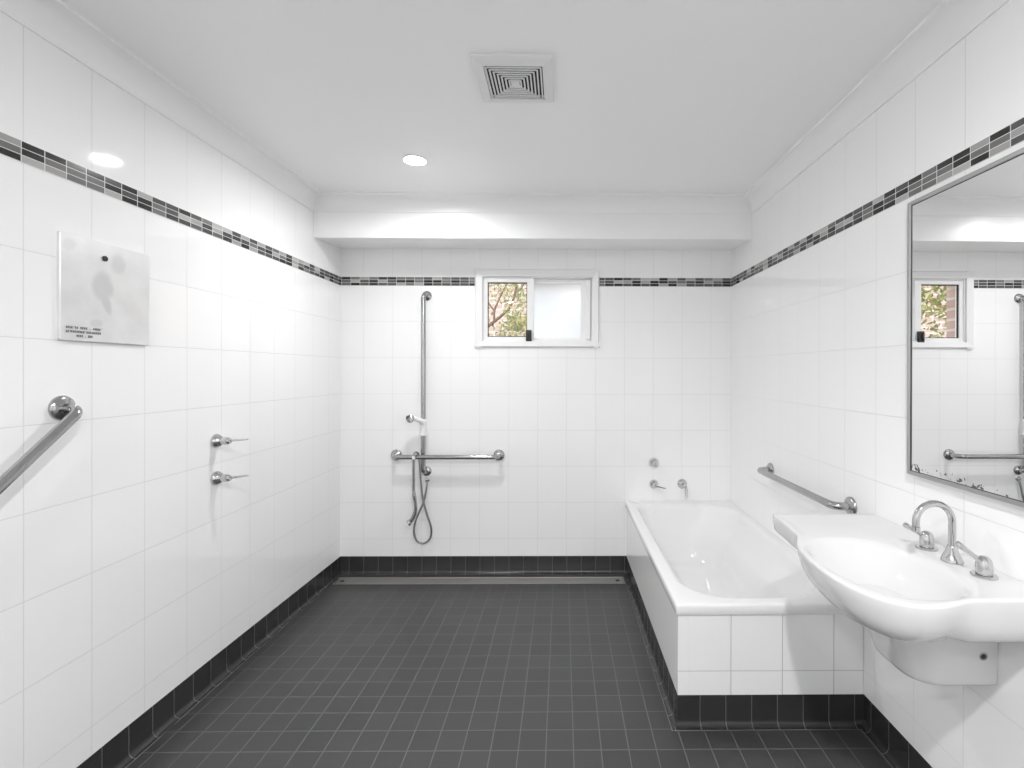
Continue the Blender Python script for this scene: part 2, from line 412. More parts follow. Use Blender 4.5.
obj('pane', boxes((sx0+.030, sx1-.051, B+.022, B+.026, sz0+.030, sz1-.035)), M['glass'], sash)
fx0, fx1 = -.226, WX1-.012
fixed = obj('fixed_frame', frame4(fx0, fx1, sz0, sz1, .022, .072, .022, .032, B+.045, B+.070), M['whiteframe'], win, bevel=.002)
obj('frosted_pane', boxes((fx0+.020, fx1-.070, B+.055, B+.060, sz0+.020, sz1-.030)), M['frosted'], fixed)
obj('jamb_strip', boxes((fx1-.036, fx1-.006, B+.012, B+.045, sz0+.008, sz1-.012)), M['whiteframe'], win, bevel=.004)
latch = bmesh.new(); box(latch, -.250, -.212, B-.016, B+.010, 1.574, 1.652); box(latch, -.243, -.226, B-.026, B-.016, 1.592, 1.628)
obj('latch', latch, M['black'], win, bevel=.004)

# ------------------------------------------------------------------ bath surround and bathtub
hob = thing('bath_surround', 'white tiled box boxing in the bathtub, with a dark tiled foot', 'bath surround', (HX, HY, 0))
t_ = .04
bm = boxes((HX, HX+t_, HY, B, -.03, .430)); obj('side_panel', bm, M['tile_hob_side'], hob, bevel=.001)
bm = boxes((HX+t_, R-.002, HY, HY+t_, -.0, .430)); obj('end_panel', bm, M['tile_hob_front'], hob, bevel=.001)

RZ = .472
def rrect(x0, x1, y0, y1, r, n=10):
    """rounded rectangle, r = radii at (x0y0, x1y0, x1y1, x0y1)"""
    out = []
    for (cx, cy, a0), rr in zip(((x0+r[0], y0+r[0], PI), (x1-r[1], y0+r[1], 1.5*PI), (x1-r[2], y1-r[2], 0), (x0+r[3], y1-r[3], .5*PI)), r):
        for k in range(n+1):
            a = a0+k/n*PI/2; out.append((cx+rr*math.cos(a), cy+rr*math.sin(a)))
    return out
bm = bmesh.new(); rings = []
def ring(pts, z): rings.append([bm.verts.new((x, y, z if not callable(z) else z(x, y))) for x, y in pts])
bx0, bx1, by0, by1 = HX-.009, R-.001, HY-.009, B-.001
ring(rrect(bx0+.012, bx1, by0+.012, by1, (.004,)*4), .432)
ring(rrect(bx0+.002, bx1, by0+.002, by1, (.004,)*4), .431)
ring(rrect(bx0, bx1, by0, by1, (.006,)*4), .434)
ring(rrect(bx0, bx1, by0, by1, (.006,)*4), RZ-.008)
ring(rrect(bx0+.003, bx1, by0+.003, by1, (.008,)*4), RZ-.002)
ring(rrect(bx0+.010, bx1, by0+.010, by1, (.008,)*4), RZ)
ix0, ix1, iy0, iy1 = .497, 1.128, 1.922, 3.270
R0 = (.20, .26, .22, .10)
def ins(d, dz, dy0=None, dy1=None, dx1=None, rr=1.0):
    dy0 = d if dy0 is None else dy0; dy1 = d if dy1 is None else dy1; dx1 = d if dx1 is None else dx1
    ring(rrect(ix0+d, ix1-dx1, iy0+dy0, iy1-dy1, tuple(x*rr for x in R0)), RZ+dz)
ins(-.010, 0); ins(-.004, -.001); ins(.003, -.006); ins(.009, -.016); ins(.014, -.035)
ins(.022, -.09, .05, .02, .030); ins(.030, -.14, .09, .03, .075, .98); ins(.042, -.20, .13, .04, .098, .95)
ins(.055, -.27, .18, .05, .110, .9); ins(.075, -.33, .24, .07, .125, .85); ins(.105, -.365, .30, .10, .15, .75); ins(.15, -.378, .36, .15, .19, .6)
for a, b in zip(rings, rings[1:]):
    for k in range(len(a)): bm.faces.new((a[k], a[(k+1) % len(a)], b[(k+1) % len(b)], b[k]))
bm.faces.new(rings[-1])
tub = obj('bathtub', bm, M['acrylic'], smooth=50)
tag(tub, 'white enamelled bathtub set into the tiled surround against the wall', 'bathtub')
# ------------------------------------------------------------------ grab rails
FL = [(0, .038), (.004, .0385), (.010, .036), (.015, .028), (.017, .019), (.019, .0165)]
def rail(name, label, pts, rads, nrm, flange_d=1.0, r=.0160, loc=None):
    """pts[0] and pts[-1] lie on the wall; nrm points out of it"""
    loc = loc or pts[0]; t = thing(name, label, 'grab rail', loc)
    bm = bmesh.new(); tube(bm, fillet(pts, rads, 10), r, 20); obj('rail_tube', bm, M['steel'], t, smooth=40, loc=loc)
    for p in (pts[0], pts[-1]):
        bm = bmesh.new(); lathe(bm, p, nrm, [(h, q*flange_d) for h, q in FL], 32)
        obj('flange', bm, M['steel'], t, smooth=40, loc=p)
    return t
rail('grab_rail', 'steel grab rail slanting down the wall under the metal plate', [(L, 1.496, 1.254), (L+.066, 1.490, 1.250), (L+.066, 1.038, .865), (L, 1.047, .862)], .048, (1, 0, 0), r=.0152)
rail('grab_rail', 'horizontal steel grab rail on the shower wall', [(-1.141, B, .789), (-1.141, B-.088, .789), (-.435, B-.088, .789), (-.435, B, .789)], .045, (0, -1, 0))
rail('grab_rail', 'tall vertical steel rail under the mosaic band, holding the shower slider', [(-.933, B, 1.886), (-.945, B-.045, 1.886), (-.945, B-.045, .678), (-.933, B, .678)], .030, (0, -1, 0), .88)
rail('grab_rail', 'steel grab rail on the wall above the bathtub, beside the basin', [(R, 2.715, .818), (R-.072, 2.715, .818), (R-.072, 1.955, .824), (R, 1.955, .824)], .060, (-1, 0, 0))

# ------------------------------------------------------------------ hand shower, its bracket
VY = B-.045
br = thing('shower_bracket', 'white plastic slider bracket on the tall vertical rail', 'shower bracket', (-.945, VY, .98))
bm = bmesh.new()
lathe(bm, (-.945, VY, .930), (0, 0, 1), [(0, .026), (.012, .027), (.014, .024), (.055, .023), (.085, .024), (.100, .022), (.112, .018)])
obj('slider_body', bm, M['white_plastic'], br, smooth=40)
bm = bmesh.new(); tube(bm, spline([(-.945, VY-.02, 1.022), (-.962, VY-.045, 1.040), (-.990, VY-.058, 1.052), (-1.010, VY-.064, 1.052)], 6), [.021, .021, .020, .020, .019, .019, .018, .018, .017, .017, .016, .016, .016, .017, .018, .019, .021, .0225, .0235], 16)
obj('bracket_arm', bm, M['white_plastic'], br, smooth=50)
bm = bmesh.new(); lathe(bm, (-1.010, VY-.062, 1.052), (-.15, -1, -.1), [(-.002, .0225), (.002, .0265), (.018, .0275), (.020, .0255), (.018, .0235), (-.002, .0225)])
obj('cradle_ring', bm, M['chrome'], br, smooth=40)
for i in br.children:
    i.location = -Vector(br.location)

hs = thing('hand_shower', 'chrome hand shower hanging by its looped hose from the horizontal rail', 'hand shower', (-1.0, B-.09, .60))
def W(px, py, y):        # a point seen at these image coordinates, at room depth y
    dx, dz = (px-566.77)/486.07, -(py-372.04)/486.07
    # inverse of the camera orientation (yaw .0096, pitch -.0018, roll -.0017)
    Mx = Matrix(((.9999525, -.00959678, .0017), (.00959984, .9999523, -.0018), (-.00168264, .00181623, .99999694))).transposed()
    d = Mx @ Vector((dx, 1, dz)); t = y/d.y
    return Vector((d.x*t, y, d.z*t+1.369))
bm = bmesh.new(); hy = B-.120
hp = [W(413.6, 457, hy), W(413.6, 475, hy), W(413.8, 492, hy), W(415.4, 503, hy), W(415.2, 512, hy), W(412.8, 518, hy), W(409.6, 522.2, hy)]
sp_ = spline(hp, 6); rr = []
for k in range(len(sp_)):
    t = k/(len(sp_)-1); rr.append(.0095 if t < .36 else .0125 if t < .42 else .0110+.004*(t-.42)/.58)
tube(bm, sp_, rr, 16); obj('handle', bm, M['steel'], hs, smooth=50)
bm = bmesh.new(); hd = W(408.6, 523, hy)
lathe(bm, hd+Vector((.006, 0, .004)), (-.75, -.35, -.55), [(-.016, .008), (-.008, .016), (.0, .020), (.012, .021), (.014, .018), (.014, 0)])
obj('spray_head', bm, M['chrome'], hs, smooth=40)
bm = bmesh.new()
hook = [W(413.6, 459, hy), W(414.2, 454, hy+.002), W(416.2, 452.2, B-.088), W(418.4, 454.5, B-.058), W(419.4, 462, B-.062), W(420.6, 478, B-.06), W(422, 492, B-.058), W(423.8, 503, B-.055),
        W(427.5, 516, B-.05), W(431.2, 528, B-.045), W(430.2, 538, B-.04), W(424, 543.2, B-.04), W(417.2, 541, B-.04), W(414, 532, B-.04), W(415.6, 521, B-.038), W(419.5, 511, B-.036),
        W(423.2, 503, B-.033), W(425.2, 495, B-.03), W(426.4, 488, B-.026), W(427.0, 484, B-.022), W(427.2, 481, B-.012)]
tube(bm, spline(hook, 6), .0070, 12); obj('hose', bm, M['hose'], hs, smooth=60)
bm = bmesh.new(); e = W(427.2, 479.5, B); lathe(bm, e, (0, -1, 0), [(0, .018), (.004, .018), (.007, .011), (.020, .010), (.023, 0)])
obj('hose_outlet', bm, M['chrome'], hs, smooth=40)
bm = bmesh.new(); lathe(bm, W(413.6, 456, hy), (0, 0, -1), [(0, .010), (.02, .011), (.022, .0088)]); obj('hose_nut', bm, M['white_plastic'], hs, smooth=40)
for i in hs.children: i.location = -Vector(hs.location)

# ------------------------------------------------------------------ taps on the tiled walls
def wall_tap(label, p, n, lever, group, s=1.0):
    """chrome quarter-turn tap; n out of the wall, lever = direction of the flat lever"""
    t = thing('wall_tap', label, 'tap', p, group); n = Vector(n); p = Vector(p)
    bm = bmesh.new(); lathe(bm, p, n, [(0, .031*s), (.003, .0315*s), (.010, .030*s), (.020*s, .024*s), (.028*s, .018*s), (.030*s, .0165*s)]); obj('flange', bm, M['chrome'], t, smooth=40, loc=p)
    bm = bmesh.new(); lathe(bm, p, n, [(.029*s, .0155*s), (.040*s, .017*s), (.058*s, .0155*s), (.066*s, .011*s), (.068*s, 0)]); obj('handle_body', bm, M['chrome'], t, smooth=40, loc=p)
    lv = Vector(lever).normalized(); side = Vector((0, 0, 1)).cross(lv).normalized() if abs(lv.z) < .9 else Vector((1, 0, 0))
    bm = bmesh.new(); a = p+n*.052*s; up = lv.cross(side).normalized(); vs = []
    for d, wd, th in ((.0, .007, .005), (.03, .006, .004), (.070, .008, .0028), (.078, .006, .0022)):
        c = a+lv*d*s
        vs.append([bm.verts.new(c+side*wd*q+up*th*r_) for q, r_ in ((-1, -1), (1, -1), (1, 1), (-1, 1))])
    for g, h in zip(vs, vs[1:]):
        for k in range(4): bm.faces.new((g[k], g[(k+1) % 4], h[(k+1) % 4], h[k]))
    bm.faces.new(vs[0]); bm.faces.new(vs[-1][::-1])
    obj('lever', bm, M['chrome'], t, smooth=50, bevel=.0012, loc=p); return t
G1 = 'shower taps on the side wall'
wall_tap('upper chrome lever tap on the left tiled wall', (L, 2.156, 1.059), (1, 0, 0), (.75, .55, .02), G1)
wall_tap('lower chrome lever tap on the left tiled wall', (L, 2.157, .895), (1, 0, 0), (.75, .55, .03), G1)
G2 = 'bath taps on the back wall'
wall_tap('upper chrome tap on the back wall over the bathtub', (.637, B, .737), (0, -1, 0), (.0, -.9, .25), G2, 1.05)
wall_tap('lower chrome tap over the bathtub with its lever turned to the spout', (.637, B, .588), (0, -1, 0), (.80, -.50, -.13), G2, 1.0)
p = Vector((.833, B, .590)); sp = thing('bath_spout', 'curved chrome spout over the far end of the bathtub', 'spout', p)
bm = bmesh.new(); lathe(bm, p, (0, -1, 0), [(0, .033), (.004, .0335), (.012, .029), (.018, .017), (.020, .012)]); obj('flange', bm, M['chrome'], sp, smooth=40, loc=p)
bm = bmesh.new(); tube(bm, fillet([p, p+Vector((0, -.112, .004)), p+Vector((.002, -.128, -.066))], .030, 10), .0095, 16); obj('spout_tube', bm, M['chrome'], sp, smooth=50, loc=p)

# ------------------------------------------------------------------ wash basin
BZ = .835
out = [(R-.002, 1.822), (1.00, 1.823), (.812, 1.826), (.794, 1.821), (.790, 1.800), (.785, 1.720), (.780, 1.655), (.776, 1.606), (.766, 1.575), (.748, 1.540), (.726, 1.492), (.711, 1.430),
       (.703, 1.350), (.704, 1.270), (.717, 1.205), (.742, 1.152), (.778, 1.116), (.818, 1.100), (.858, 1.098), (.892, 1.104), (.921, 1.114), (.948, 1.123), (.978, 1.127), (1.06, 1.127), (R-.002, 1.127)]
# resample, dense and even, without rounding the two wall corners
def resample(pts, n):
    P = [Vector((x, y, 0)) for x, y in pts]; S = spline(P, 10); Ls = [0]
    for a, b in zip(S, S[1:]): Ls.append(Ls[-1]+(b-a).length)
    res = []; j = 0
    for i in range(n):
        t = Ls[-1]*i/(n-1)
        while j < len(Ls)-2 and Ls[j+1] < t: j += 1
        u = (t-Ls[j])/max(1e-9, Ls[j+1]-Ls[j]); q = S[j].lerp(S[j+1], min(1, u)); res.append((min(q.x, R-.002), q.y))
    return res
OUT = resample(out, 88)
back = [(R-.002, 1.127+(1.822-1.127)*k/17) for k in range(1, 17)]
OUT = OUT+back; N = len(OUT)
cx, cy = .895, 1.360                                        # bowl centre
def inset(d):
    """offset the outline inwards by d, keeping the wall side on the wall"""
    res = []
    for i in range(N):
        a, b, c = Vector(OUT[i-1]), Vector(OUT[i]), Vector(OUT[(i+1) % N])
        t = (c-a).normalized(); nrm = Vector((-t.y, t.x)); q = b+nrm*d
        if i == 0 or i >= 88: q = Vector((R-.002, min(max(b.y, 1.127+d), 1.822-d)))
        if i == 87: q = Vector((R-.002, 1.127+d))
        if i == 0: q = Vector((R-.002, 1.822-d))
        res.append((q.x, q.y))
    return res
# travel is from the far wall corner round the front to the near wall corner: inward lies on the left
def towards(base, tgt, s): return [(a[0]+(b[0]-a[0])*s, a[1]+(b[1]-a[1])*s) for a, b in zip(base, tgt)]
def oval(ax, ay, e=2.3, ox=0, oy=0):
    res = []
    for x, y in OUT:
        a = math.atan2((y-cy)/.22, (x-cx)/.16); c, s = math.cos(a), math.sin(a)
        res.append((cx+ox+ax*math.copysign(abs(c)**(2/e), c), cy+oy+ay*math.copysign(abs(s)**(2/e), s)))
    return res
bm = bmesh.new(); rings = []
UND = oval(.17, .20, 2.2, .02)
# underside, from the middle outwards
ring(oval(.05, .06, 2.0, .02), BZ-.150); ring(oval(.10, .12, 2.0, .02), BZ-.148); ring(oval(.135, .16, 2.1, .02), BZ-.138)
ring(towards(inset(.105), UND, .45), BZ-.128); ring(inset(.085), BZ-.121); ring(inset(.056), BZ-.112); ring(inset(.036), BZ-.100); ring(inset(.021), BZ-.081)
ring(inset(.010), BZ-.057); ring(inset(.0035), BZ-.030); ring(inset(0), BZ-.008); ring(inset(.0006), BZ-.003); ring(inset(.0025), BZ-.0008); ring(inset(.006), BZ)
D1 = oval(.163, .222, 2.4, -.003); D2 = oval(.150, .208, 2.3, -.003)
ring(towards(inset(.012), D1, .10), BZ-.001); ring(towards(inset(.012), D1, .45), BZ-.003); ring(towards(inset(.012), D1, .85), BZ-.004)
ring(D1, BZ-.006); ring(oval(.157, .215, 2.35, -.003), BZ-.010); ring(D2, BZ-.022)
for s, z in ((.93, .045), (.85, .070), (.74, .092), (.60, .108), (.42, .118), (.22, .123), (.10, .125)): ring(oval(.150*s, .208*s, 2.3-.3*(1-s), .012*(1-s)), BZ-z)
# the shelf end of the underside is shallower than the bowl end
for n_, rg in enumerate(rings):
    for v in rg:
        k = min(1, max(0, (v.co.y-1.45)/.16)); k = k*k*(3-2*k)
        if n_ < 11:
            v.co.z = BZ+(v.co.z-BZ)*(1-.48*k)
            if n_ > 3:                                   # the shelf end and the near wing keep upright faces
                g_ = min(1, max(0, (v.co.x-.91)/.07)) if v.co.y < 1.30 else 0
                q = OUT[rg.index(v)]; w_ = max(.88*k, .55*g_); v.co.x += (q[0]-v.co.x)*w_; v.co.y += (q[1]-v.co.y)*w_
        elif n_ > 17: v.co.z = BZ+(v.co.z-BZ)*(1-.42*k)
for a, b in zip(rings, rings[1:]):
    for k in range(N): bm.faces.new((a[k], a[(k+1) % N], b[(k+1) % N], b[k]))
bm.faces.new(rings[0][::-1]); bm.faces.new(rings[-1])
bo = Vector((R, 1.36, BZ-.1))
basin = thing('wash_basin', 'white wall-hung ceramic basin with a side shelf under the mirror', 'basin', bo)
obj('bowl', bm, M['ceramic'], basin, smooth=55, loc=bo)
bm = bmesh.new(); lathe(bm, (cx+.012, cy, BZ-.1255), (0, 0, 1), [(0, .024), (.003, .024), (.004, .019), (.001, .014), (.001, 0)]); obj('waste_plug', bm, M['chrome'], basin, smooth=40, loc=bo)
# shroud under the basin
bm = bmesh.new(); rings = []
def shr(y0, y1, xf, n=40):
    """D shaped outline from wall to front and back"""
    c = (y0+y1)/2; h = (y1-y0)/2; pts = []
    for k in range(n+1):
        a = PI/2+PI*k/n; s, co = math.sin(a), math.cos(a)
        yy = c+h*math.copysign(abs(s)**(.50), s); xx = 1.06-(1.06-xf)*abs(co)**(.6)
        pts.append((xx, yy))
    return [(R-.002, y1)]+[(1.10, y1)]+pts+[(1.10, y0)]+[(R-.002, y0)]
for z, y0, y1, xf in ((.524, 1.315, 1.495, .985), (.523, 1.300, 1.508, .962), (.527, 1.296, 1.514, .952), (.537, 1.295, 1.518, .947), (.60, 1.292, 1.528, .930), (.66, 1.290, 1.538, .908), (.70, 1.288, 1.55, .890), (.725, 1.286, 1.555, .880)):
    rings.append([bm.verts.new((x, y, z)) for x, y in shr(y0, y1, xf)])
for a, b in zip(rings, rings[1:]):
    for k in range(len(a)): bm.faces.new((a[k], a[(k+1) % len(a)], b[(k+1) % len(a)], b[k]))
bm.faces.new(rings[0][::-1]); bm.faces.new(rings[-1])
sh = obj('shroud', bm, M['shroud'], basin, smooth=50, loc=bo)
bm = bmesh.new(); q = Vector((1.132, 1.294, .606)); lathe(bm, q, (0, -1, 0), [(-.004, .012), (.002, .012), (.003, .0105), (.0022, .0075), (.003, .005), (.003, 0)], 24)
for f in bm.faces:
    c = f.calc_center_median()
    if math.hypot(c.x-q.x, c.z-q.z) < .0085 and c.y < q.y-.001: f.material_index = 1
obj('screw', bm, [M['hose'], M['mirror_edge']], sh, smooth=40, loc=bo).location = (0, 0, 0)

# basin taps and spout
def basin_tap(label, x, y, lever, group):
    p = Vector((x, y, BZ-.003)); t = thing('basin_tap', label, 'tap', p, group)
    bm = bmesh.new(); lathe(bm, p, (0, 0, 1), [(0, .029), (.004, .029), (.006, .027), (.007, .017), (.010, .0165)]); obj('flange', bm, M['chrome'], t, smooth=35, loc=p)
    bm = bmesh.new(); lathe(bm, p, (0, 0, 1), [(.009, .0185), (.018, .0195), (.032, .0185), (.044, .0160), (.050, .012), (.053, .006), (.0535, 0)]); obj('handle_body', bm, M['chrome'], t, smooth=40, loc=p)
    a = p+Vector((0, 0, .034)); d = Vector(lever)
    bm = bmesh.new(); tube(bm, [a+d*.010, a+d*.028, a+d*.045, a+d*.064, a+d*.072, a+d*.075], [.0075, .0060, .0068, .0088, .0078, .0035], 14); obj('lever', bm, M['chrome'], t, smooth=50, loc=p)
    return t
G3 = 'taps on the wash basin'
basin_tap('chrome basin tap nearer the bathtub, left of the swan-neck spout', 1.109, 1.466, Vector((-.86, .12, .50)), G3)
basin_tap('chrome basin tap right of the swan-neck spout', 1.110, 1.266, Vector((-.70, .38, .60)), G3)
p = Vector((1.106, 1.366, BZ-.003)); sp = thing('basin_spout', 'chrome swan-neck spout in the middle of the wash basin', 'spout', p)
bm = bmesh.new(); lathe(bm, p, (0, 0, 1), [(0, .027), (.004, .027), (.012, .0235), (.030, .0155), (.042, .0125), (.046, .0105)]); obj('base', bm, M['chrome'], sp, smooth=40, loc=p)
bm = bmesh.new(); rA = .052; arc = [p+Vector((0, 0, .030)), p+Vector((0, 0, .070))]
for k in range(0, 19):
    a = PI*k/18; arc.append(p+Vector((-rA+rA*math.cos(a), 0, .112+rA*math.sin(a))))
arc.append(p+Vector((-2*rA, 0, .098)))
tube(bm, arc, .0092, 20); obj('swan_neck', bm, M['chrome'], sp, smooth=50, loc=p)
bm = bmesh.new(); lathe(bm, p+Vector((-2*rA, 0, .100)), (0, 0, -1), [(0, .0092), (.001, .0108), (.013, .0108), (.015, .009), (.010, .007), (.010, 0)]); obj('aerator', bm, M['chrome'], sp, smooth=40, loc=p)

# ------------------------------------------------------------------ mirror
my1, my0, mz0, mz1 = 1.607, 1.000, 1.030, 1.930
mo = Vector((1.146, my1, mz0)); mir = thing('wall_mirror', 'framed rectangular mirror on the tiles above the wash basin', 'mirror', mo)
# built in its own frame: local x = towards the wall, y runs from 0 to -width
wd, ht = my1-my0, mz1-mz0; fw = .013
f_ = boxes((0, .012, -wd, -wd+fw, 0, ht), (0, .012, -fw, 0, 0, ht), (0, .012, -wd+fw, -fw, 0, fw), (0, .012, -wd+fw, -fw, ht-fw, ht))
fo = obj('frame', f_, M['mirror_frame'], None, bevel=.003); fo.parent = mir
e_ = boxes((.0045, .012, -wd+fw, -wd+fw+.002, fw, ht-fw), (.0045, .012, -fw-.002, -fw, fw, ht-fw), (.0045, .012, -wd+fw+.002, -fw-.002, ht-fw-.002, ht-fw), (.0045, .012, -wd+fw+.002, -fw-.002, fw, fw+.0015))
eo = obj('inner_edge', e_, M['mirror_edge'], None); eo.parent = fo
g_ = boxes((.006, .012, -wd+fw, -fw, 0, ht-2*fw)); go = obj('mirror_glass', g_, M['mirror'], None); go.parent = mir; go.location = (0, 0, fw)
k_ = boxes((.012, .0285, -wd+.02, -.02, .02, ht-.02)); ko = obj('backing_board', k_, M['white_plastic'], None); ko.parent = mir
mir.rotation_euler = (0, 0, .007)

# ------------------------------------------------------------------ steel plate on the left wall
pc = Vector((L, 1.6415, 1.626)); hw, hh, dp = .159, .165, .011
pl = thing('steel_plate', 'square stained stainless steel cover plate on the left wall', 'metal plate', pc)
bm = bmesh.new(); rings = []
for ins_, x in ((.0, .0), (.0, dp-.0008), (.0008, dp), (.030, dp)):
    pts = rrect(pc.y-hw+ins_, pc.y+hw-ins_, pc.z-hh+ins_, pc.z+hh-ins_, (.006,)*4, 4)
    rings.append([bm.verts.new((L+x, y, z)) for y, z in pts])
for a, b in zip(rings, rings[1:]):
    for k in range(len(a)): bm.faces.new((a[k], a[(k+1) % len(a)], b[(k+1) % len(b)], b[k]))
bm.faces.new(rings[0]); bm.faces.new(rings[-1])
obj('plate_face', bm, M['plate'], pl, smooth=12, loc=pc)
bm = bmesh.new(); q = Vector((L+dp, 1.626, 1.739)); lathe(bm, q, (1, 0, 0), [(-.003, .009), (.003, .009), (.004, .007), (.002, .004), (.002, 0)], 20); obj('screw', bm, M['dark'], pl, smooth=40, loc=pc)
# three lines of worn, illegible stamping
bm = bmesh.new(); rnd = random.Random(3)
for row, (y0, y1) in enumerate(((1.500, 1.612), (1.500, 1.610), (1.532, 1.584))):
    z = 1.502-row*.0125; y = y0
    while y < y1:
        wv = rnd.uniform(.0022, .0050)
        if rnd.random() < .82: box(bm, L+dp-.001, L+dp+.0024, y, y+wv*.55, z-.0035, z+.0035)
        if rnd.random() < .55: box(bm, L+dp-.001, L+dp+.0024, y, y+wv, z+.0022, z+.0035)
        if rnd.random() < .45: box(bm, L+dp-.001, L+dp+.0024, y, y+wv, z-.0035, z-.0022)
        y += wv+.0018
obj('stamped_lettering', bm, simple('stamped ink', (.30, .30, .30), .6), pl, loc=pc)

# ------------------------------------------------------------------ exhaust vent
vc = Vector((-.172, 1.779, HC)); vt = thing('exhaust_vent', 'square white ceiling vent with nested pyramid louvres', 'vent', vc)
def sqring(bm, h0, z0, h1, z1, th=.002):
    """a square flange from half-width h0 at z0 to h1 at z1, with thickness"""
    def q(h, z): return [bm.verts.new((vc.x+sx*h, vc.y+sy*h, z)) for sx, sy in ((-1, -1), (1, -1), (1, 1), (-1, 1))]
    a, b, c, d = q(h0, z0), q(h1, z1), q(h1, z1+th), q(h0, z0+th)
    for r0, r1 in ((a, b), (b, c), (c, d), (d, a)):
        for k in range(4): bm.faces.new((r0[k], r0[(k+1) % 4], r1[(k+1) % 4], r1[k]))
bm = bmesh.new(); sqring(bm, .138, HC-.012, .134, HC-.016, .008); sqring(bm, .134, HC-.016, .102, HC-.022, .004); sqring(bm, .138, HC-.012, .138-.003, HC, .0005)
obj('frame', bm, M['vent_plastic'], vt, loc=vc)
for i in range(7):
    h = .0985-.0125*i; bm = bmesh.new(); sqring(bm, h, HC-.0235, h-.0055, HC-.0240, .0010); sqring(bm, h-.0050, HC-.0232, h-.0056, HC-.0175, .0002)
    obj('louvre', bm, M['vent_plastic'], vt, loc=vc)
bm = boxes((vc.x-.0155, vc.x+.0155, vc.y-.0155, vc.y+.0155, HC-.024, HC-.020)); obj('centre_cap', bm, M['vent_plastic'], vt, loc=vc)
bm = boxes((vc.x-.102, vc.x+.102, vc.y-.102, vc.y+.102, HC-.004, HC-.0005)); obj('duct_back', bm, M['duct'], vt, loc=vc)

# ------------------------------------------------------------------ downlights
def downlight(x, y, label, power, spread=180, size=.045):
    o = Vector((x, y, HC)); t = thing('downlight', label, 'downlight', o, 'recessed ceiling downlights')
    bm = bmesh.new(); lathe(bm, o, (0, 0, -1), [(.0, .0525), (.0005, .058), (.003, .0585), (.0050, .056), (.0045, .053), (.002, .0525), (.0, .0525)], 40); obj('rim', bm, M['vent_plastic'], t, smooth=40, loc=o)
    bm = bmesh.new(); lathe(bm, o, (0, 0, -1), [(.0002, .0520), (.0050, .0515), (.0075, .040), (.0085, 0)], 40); obj('lens', bm, M['lamp'], t, smooth=40, loc=o)
    la = bpy.data.lights.new('downlight_lamp', 'AREA'); la.shape = 'DISK'; la.size = size*2; la.energy = power; la.spread = math.radians(spread)
    lo = bpy.data.objects.new('downlight_lamp', la); C.objects.link(lo); lo.parent = t; lo.location = (0, 0, -.012)
downlight(-.749, 2.478, 'lit round downlight in the ceiling above the shower', 4.6, 168)
downlight(.18, .0, 'added unseen downlight above the viewpoint, nearest the basin', 17)  # added lamp out of view, positioned from the basin's shadow edge
downlight(-.80, -.75, 'added unseen fill downlight behind the viewpoint, towards the left wall', 7.5)  # invented lamp out of view, adds fill light to the room

# ------------------------------------------------------------------ linear drain
dr = thing('linear_drain', 'long stainless steel strip drain across the floor by the back wall', 'drain', (-.54, 3.237, -.03))
dx0, dx1, dy0, dy1 = -1.501, .417, 3.184, 3.290; zz = zf(3.237)
obj('channel', boxes((dx0, dx1, dy0, dy1, zz-.027, zz-.024), (dx0, dx1, dy0, dy0+.008, zz-.024, zz+.0025), (dx0, dx1, dy1-.008, dy1, zz-.024, zz+.0020), (dx0, dx0+.004, dy0+.004, dy1-.004, zz-.024, zz+.0008), (dx1-.004, dx1, dy0+.004, dy1-.004, zz-.024, zz+.0008)), M['drain'], dr, loc=dr.location)
for a, b in ((dx0+.010, -.600), (-.597, dx1-.010)):
    obj('cover', boxes((a, b, dy0+.010, dy1-.010, zz-.004, zz-.001)), M['drain'], dr, bevel=.001, loc=dr.location)
for x in (dx0+.045, dx1-.045):
    bm = bmesh.new(); lathe(bm, (x, 3.237, zz-.003), (0, 0, 1), [(0, .014), (.0024, .014), (.0026, 0)], 20); obj('lift_hole', bm, M['dark'], dr, loc=dr.location)

# ------------------------------------------------------------------ outside the window
g = obj('ground', boxes((-6, 5, B+.25, 7.2, -.3, -.1)), M['soil'], kind='structure')
gw = obj('garden_wall', boxes((-6, 4, 6.6, 6.8, -.1, 3.3)), M['brick']); tag(gw, 'pale pink brick wall outside the window behind the tree', 'brick wall')
tr = thing('tree', 'leafy garden tree with thin bare branches outside the window', 'tree', (-1.5, 5.1, -.1))
bm = bmesh.new(); tube(bm, spline([(-1.5, 5.1, -.12), (-1.48, 5.1, .6), (-1.35, 5.08, 1.15), (-1.05, 5.05, 1.55)], 6), [.07-.0018*k for k in range(19)], 12); obj('trunk', bm, M['bark'], tr, smooth=60, loc=tr.location)
bm = bmesh.new()
def branch(pts, r0, r1):
    s = spline(pts, 6); tube(bm, s, [r0+(r1-r0)*k/(len(s)-1) for k in range(len(s))], 8)
branch([(-1.07, 5.05, 1.53), (-.90, 5.0, 1.70), (-.772, 5, 1.82), (-.639, 5, 1.925), (-.54, 5, 2.02), (-.485, 5, 2.17), (-.470, 5, 2.33), (-.48, 5, 2.7)], .022, .008)
branch([(-.70, 5, 1.87), (-.695, 5, 1.99), (-.66, 5, 2.08), (-.61, 5, 2.19), (-.555, 5, 2.30), (-.50, 5.02, 2.5)], .012, .006)
branch([(-.485, 5, 2.17), (-.42, 5, 2.22), (-.36, 5, 2.32)], .008, .004)
branch([(-.70, 5, 1.99), (-.76, 5, 2.08), (-.80, 5.0, 2.25)], .008, .004)
branch([(-1.35, 5.08, 1.15), (-1.75, 5.0, 1.6), (-2.1, 5.0, 2.1), (-2.3, 5.0, 2.9)], .03, .010)
branch([(-1.9, 5.0, 1.8), (-2.0, 4.9, 2.3), (-1.8, 4.9, 2.8)], .015, .006)
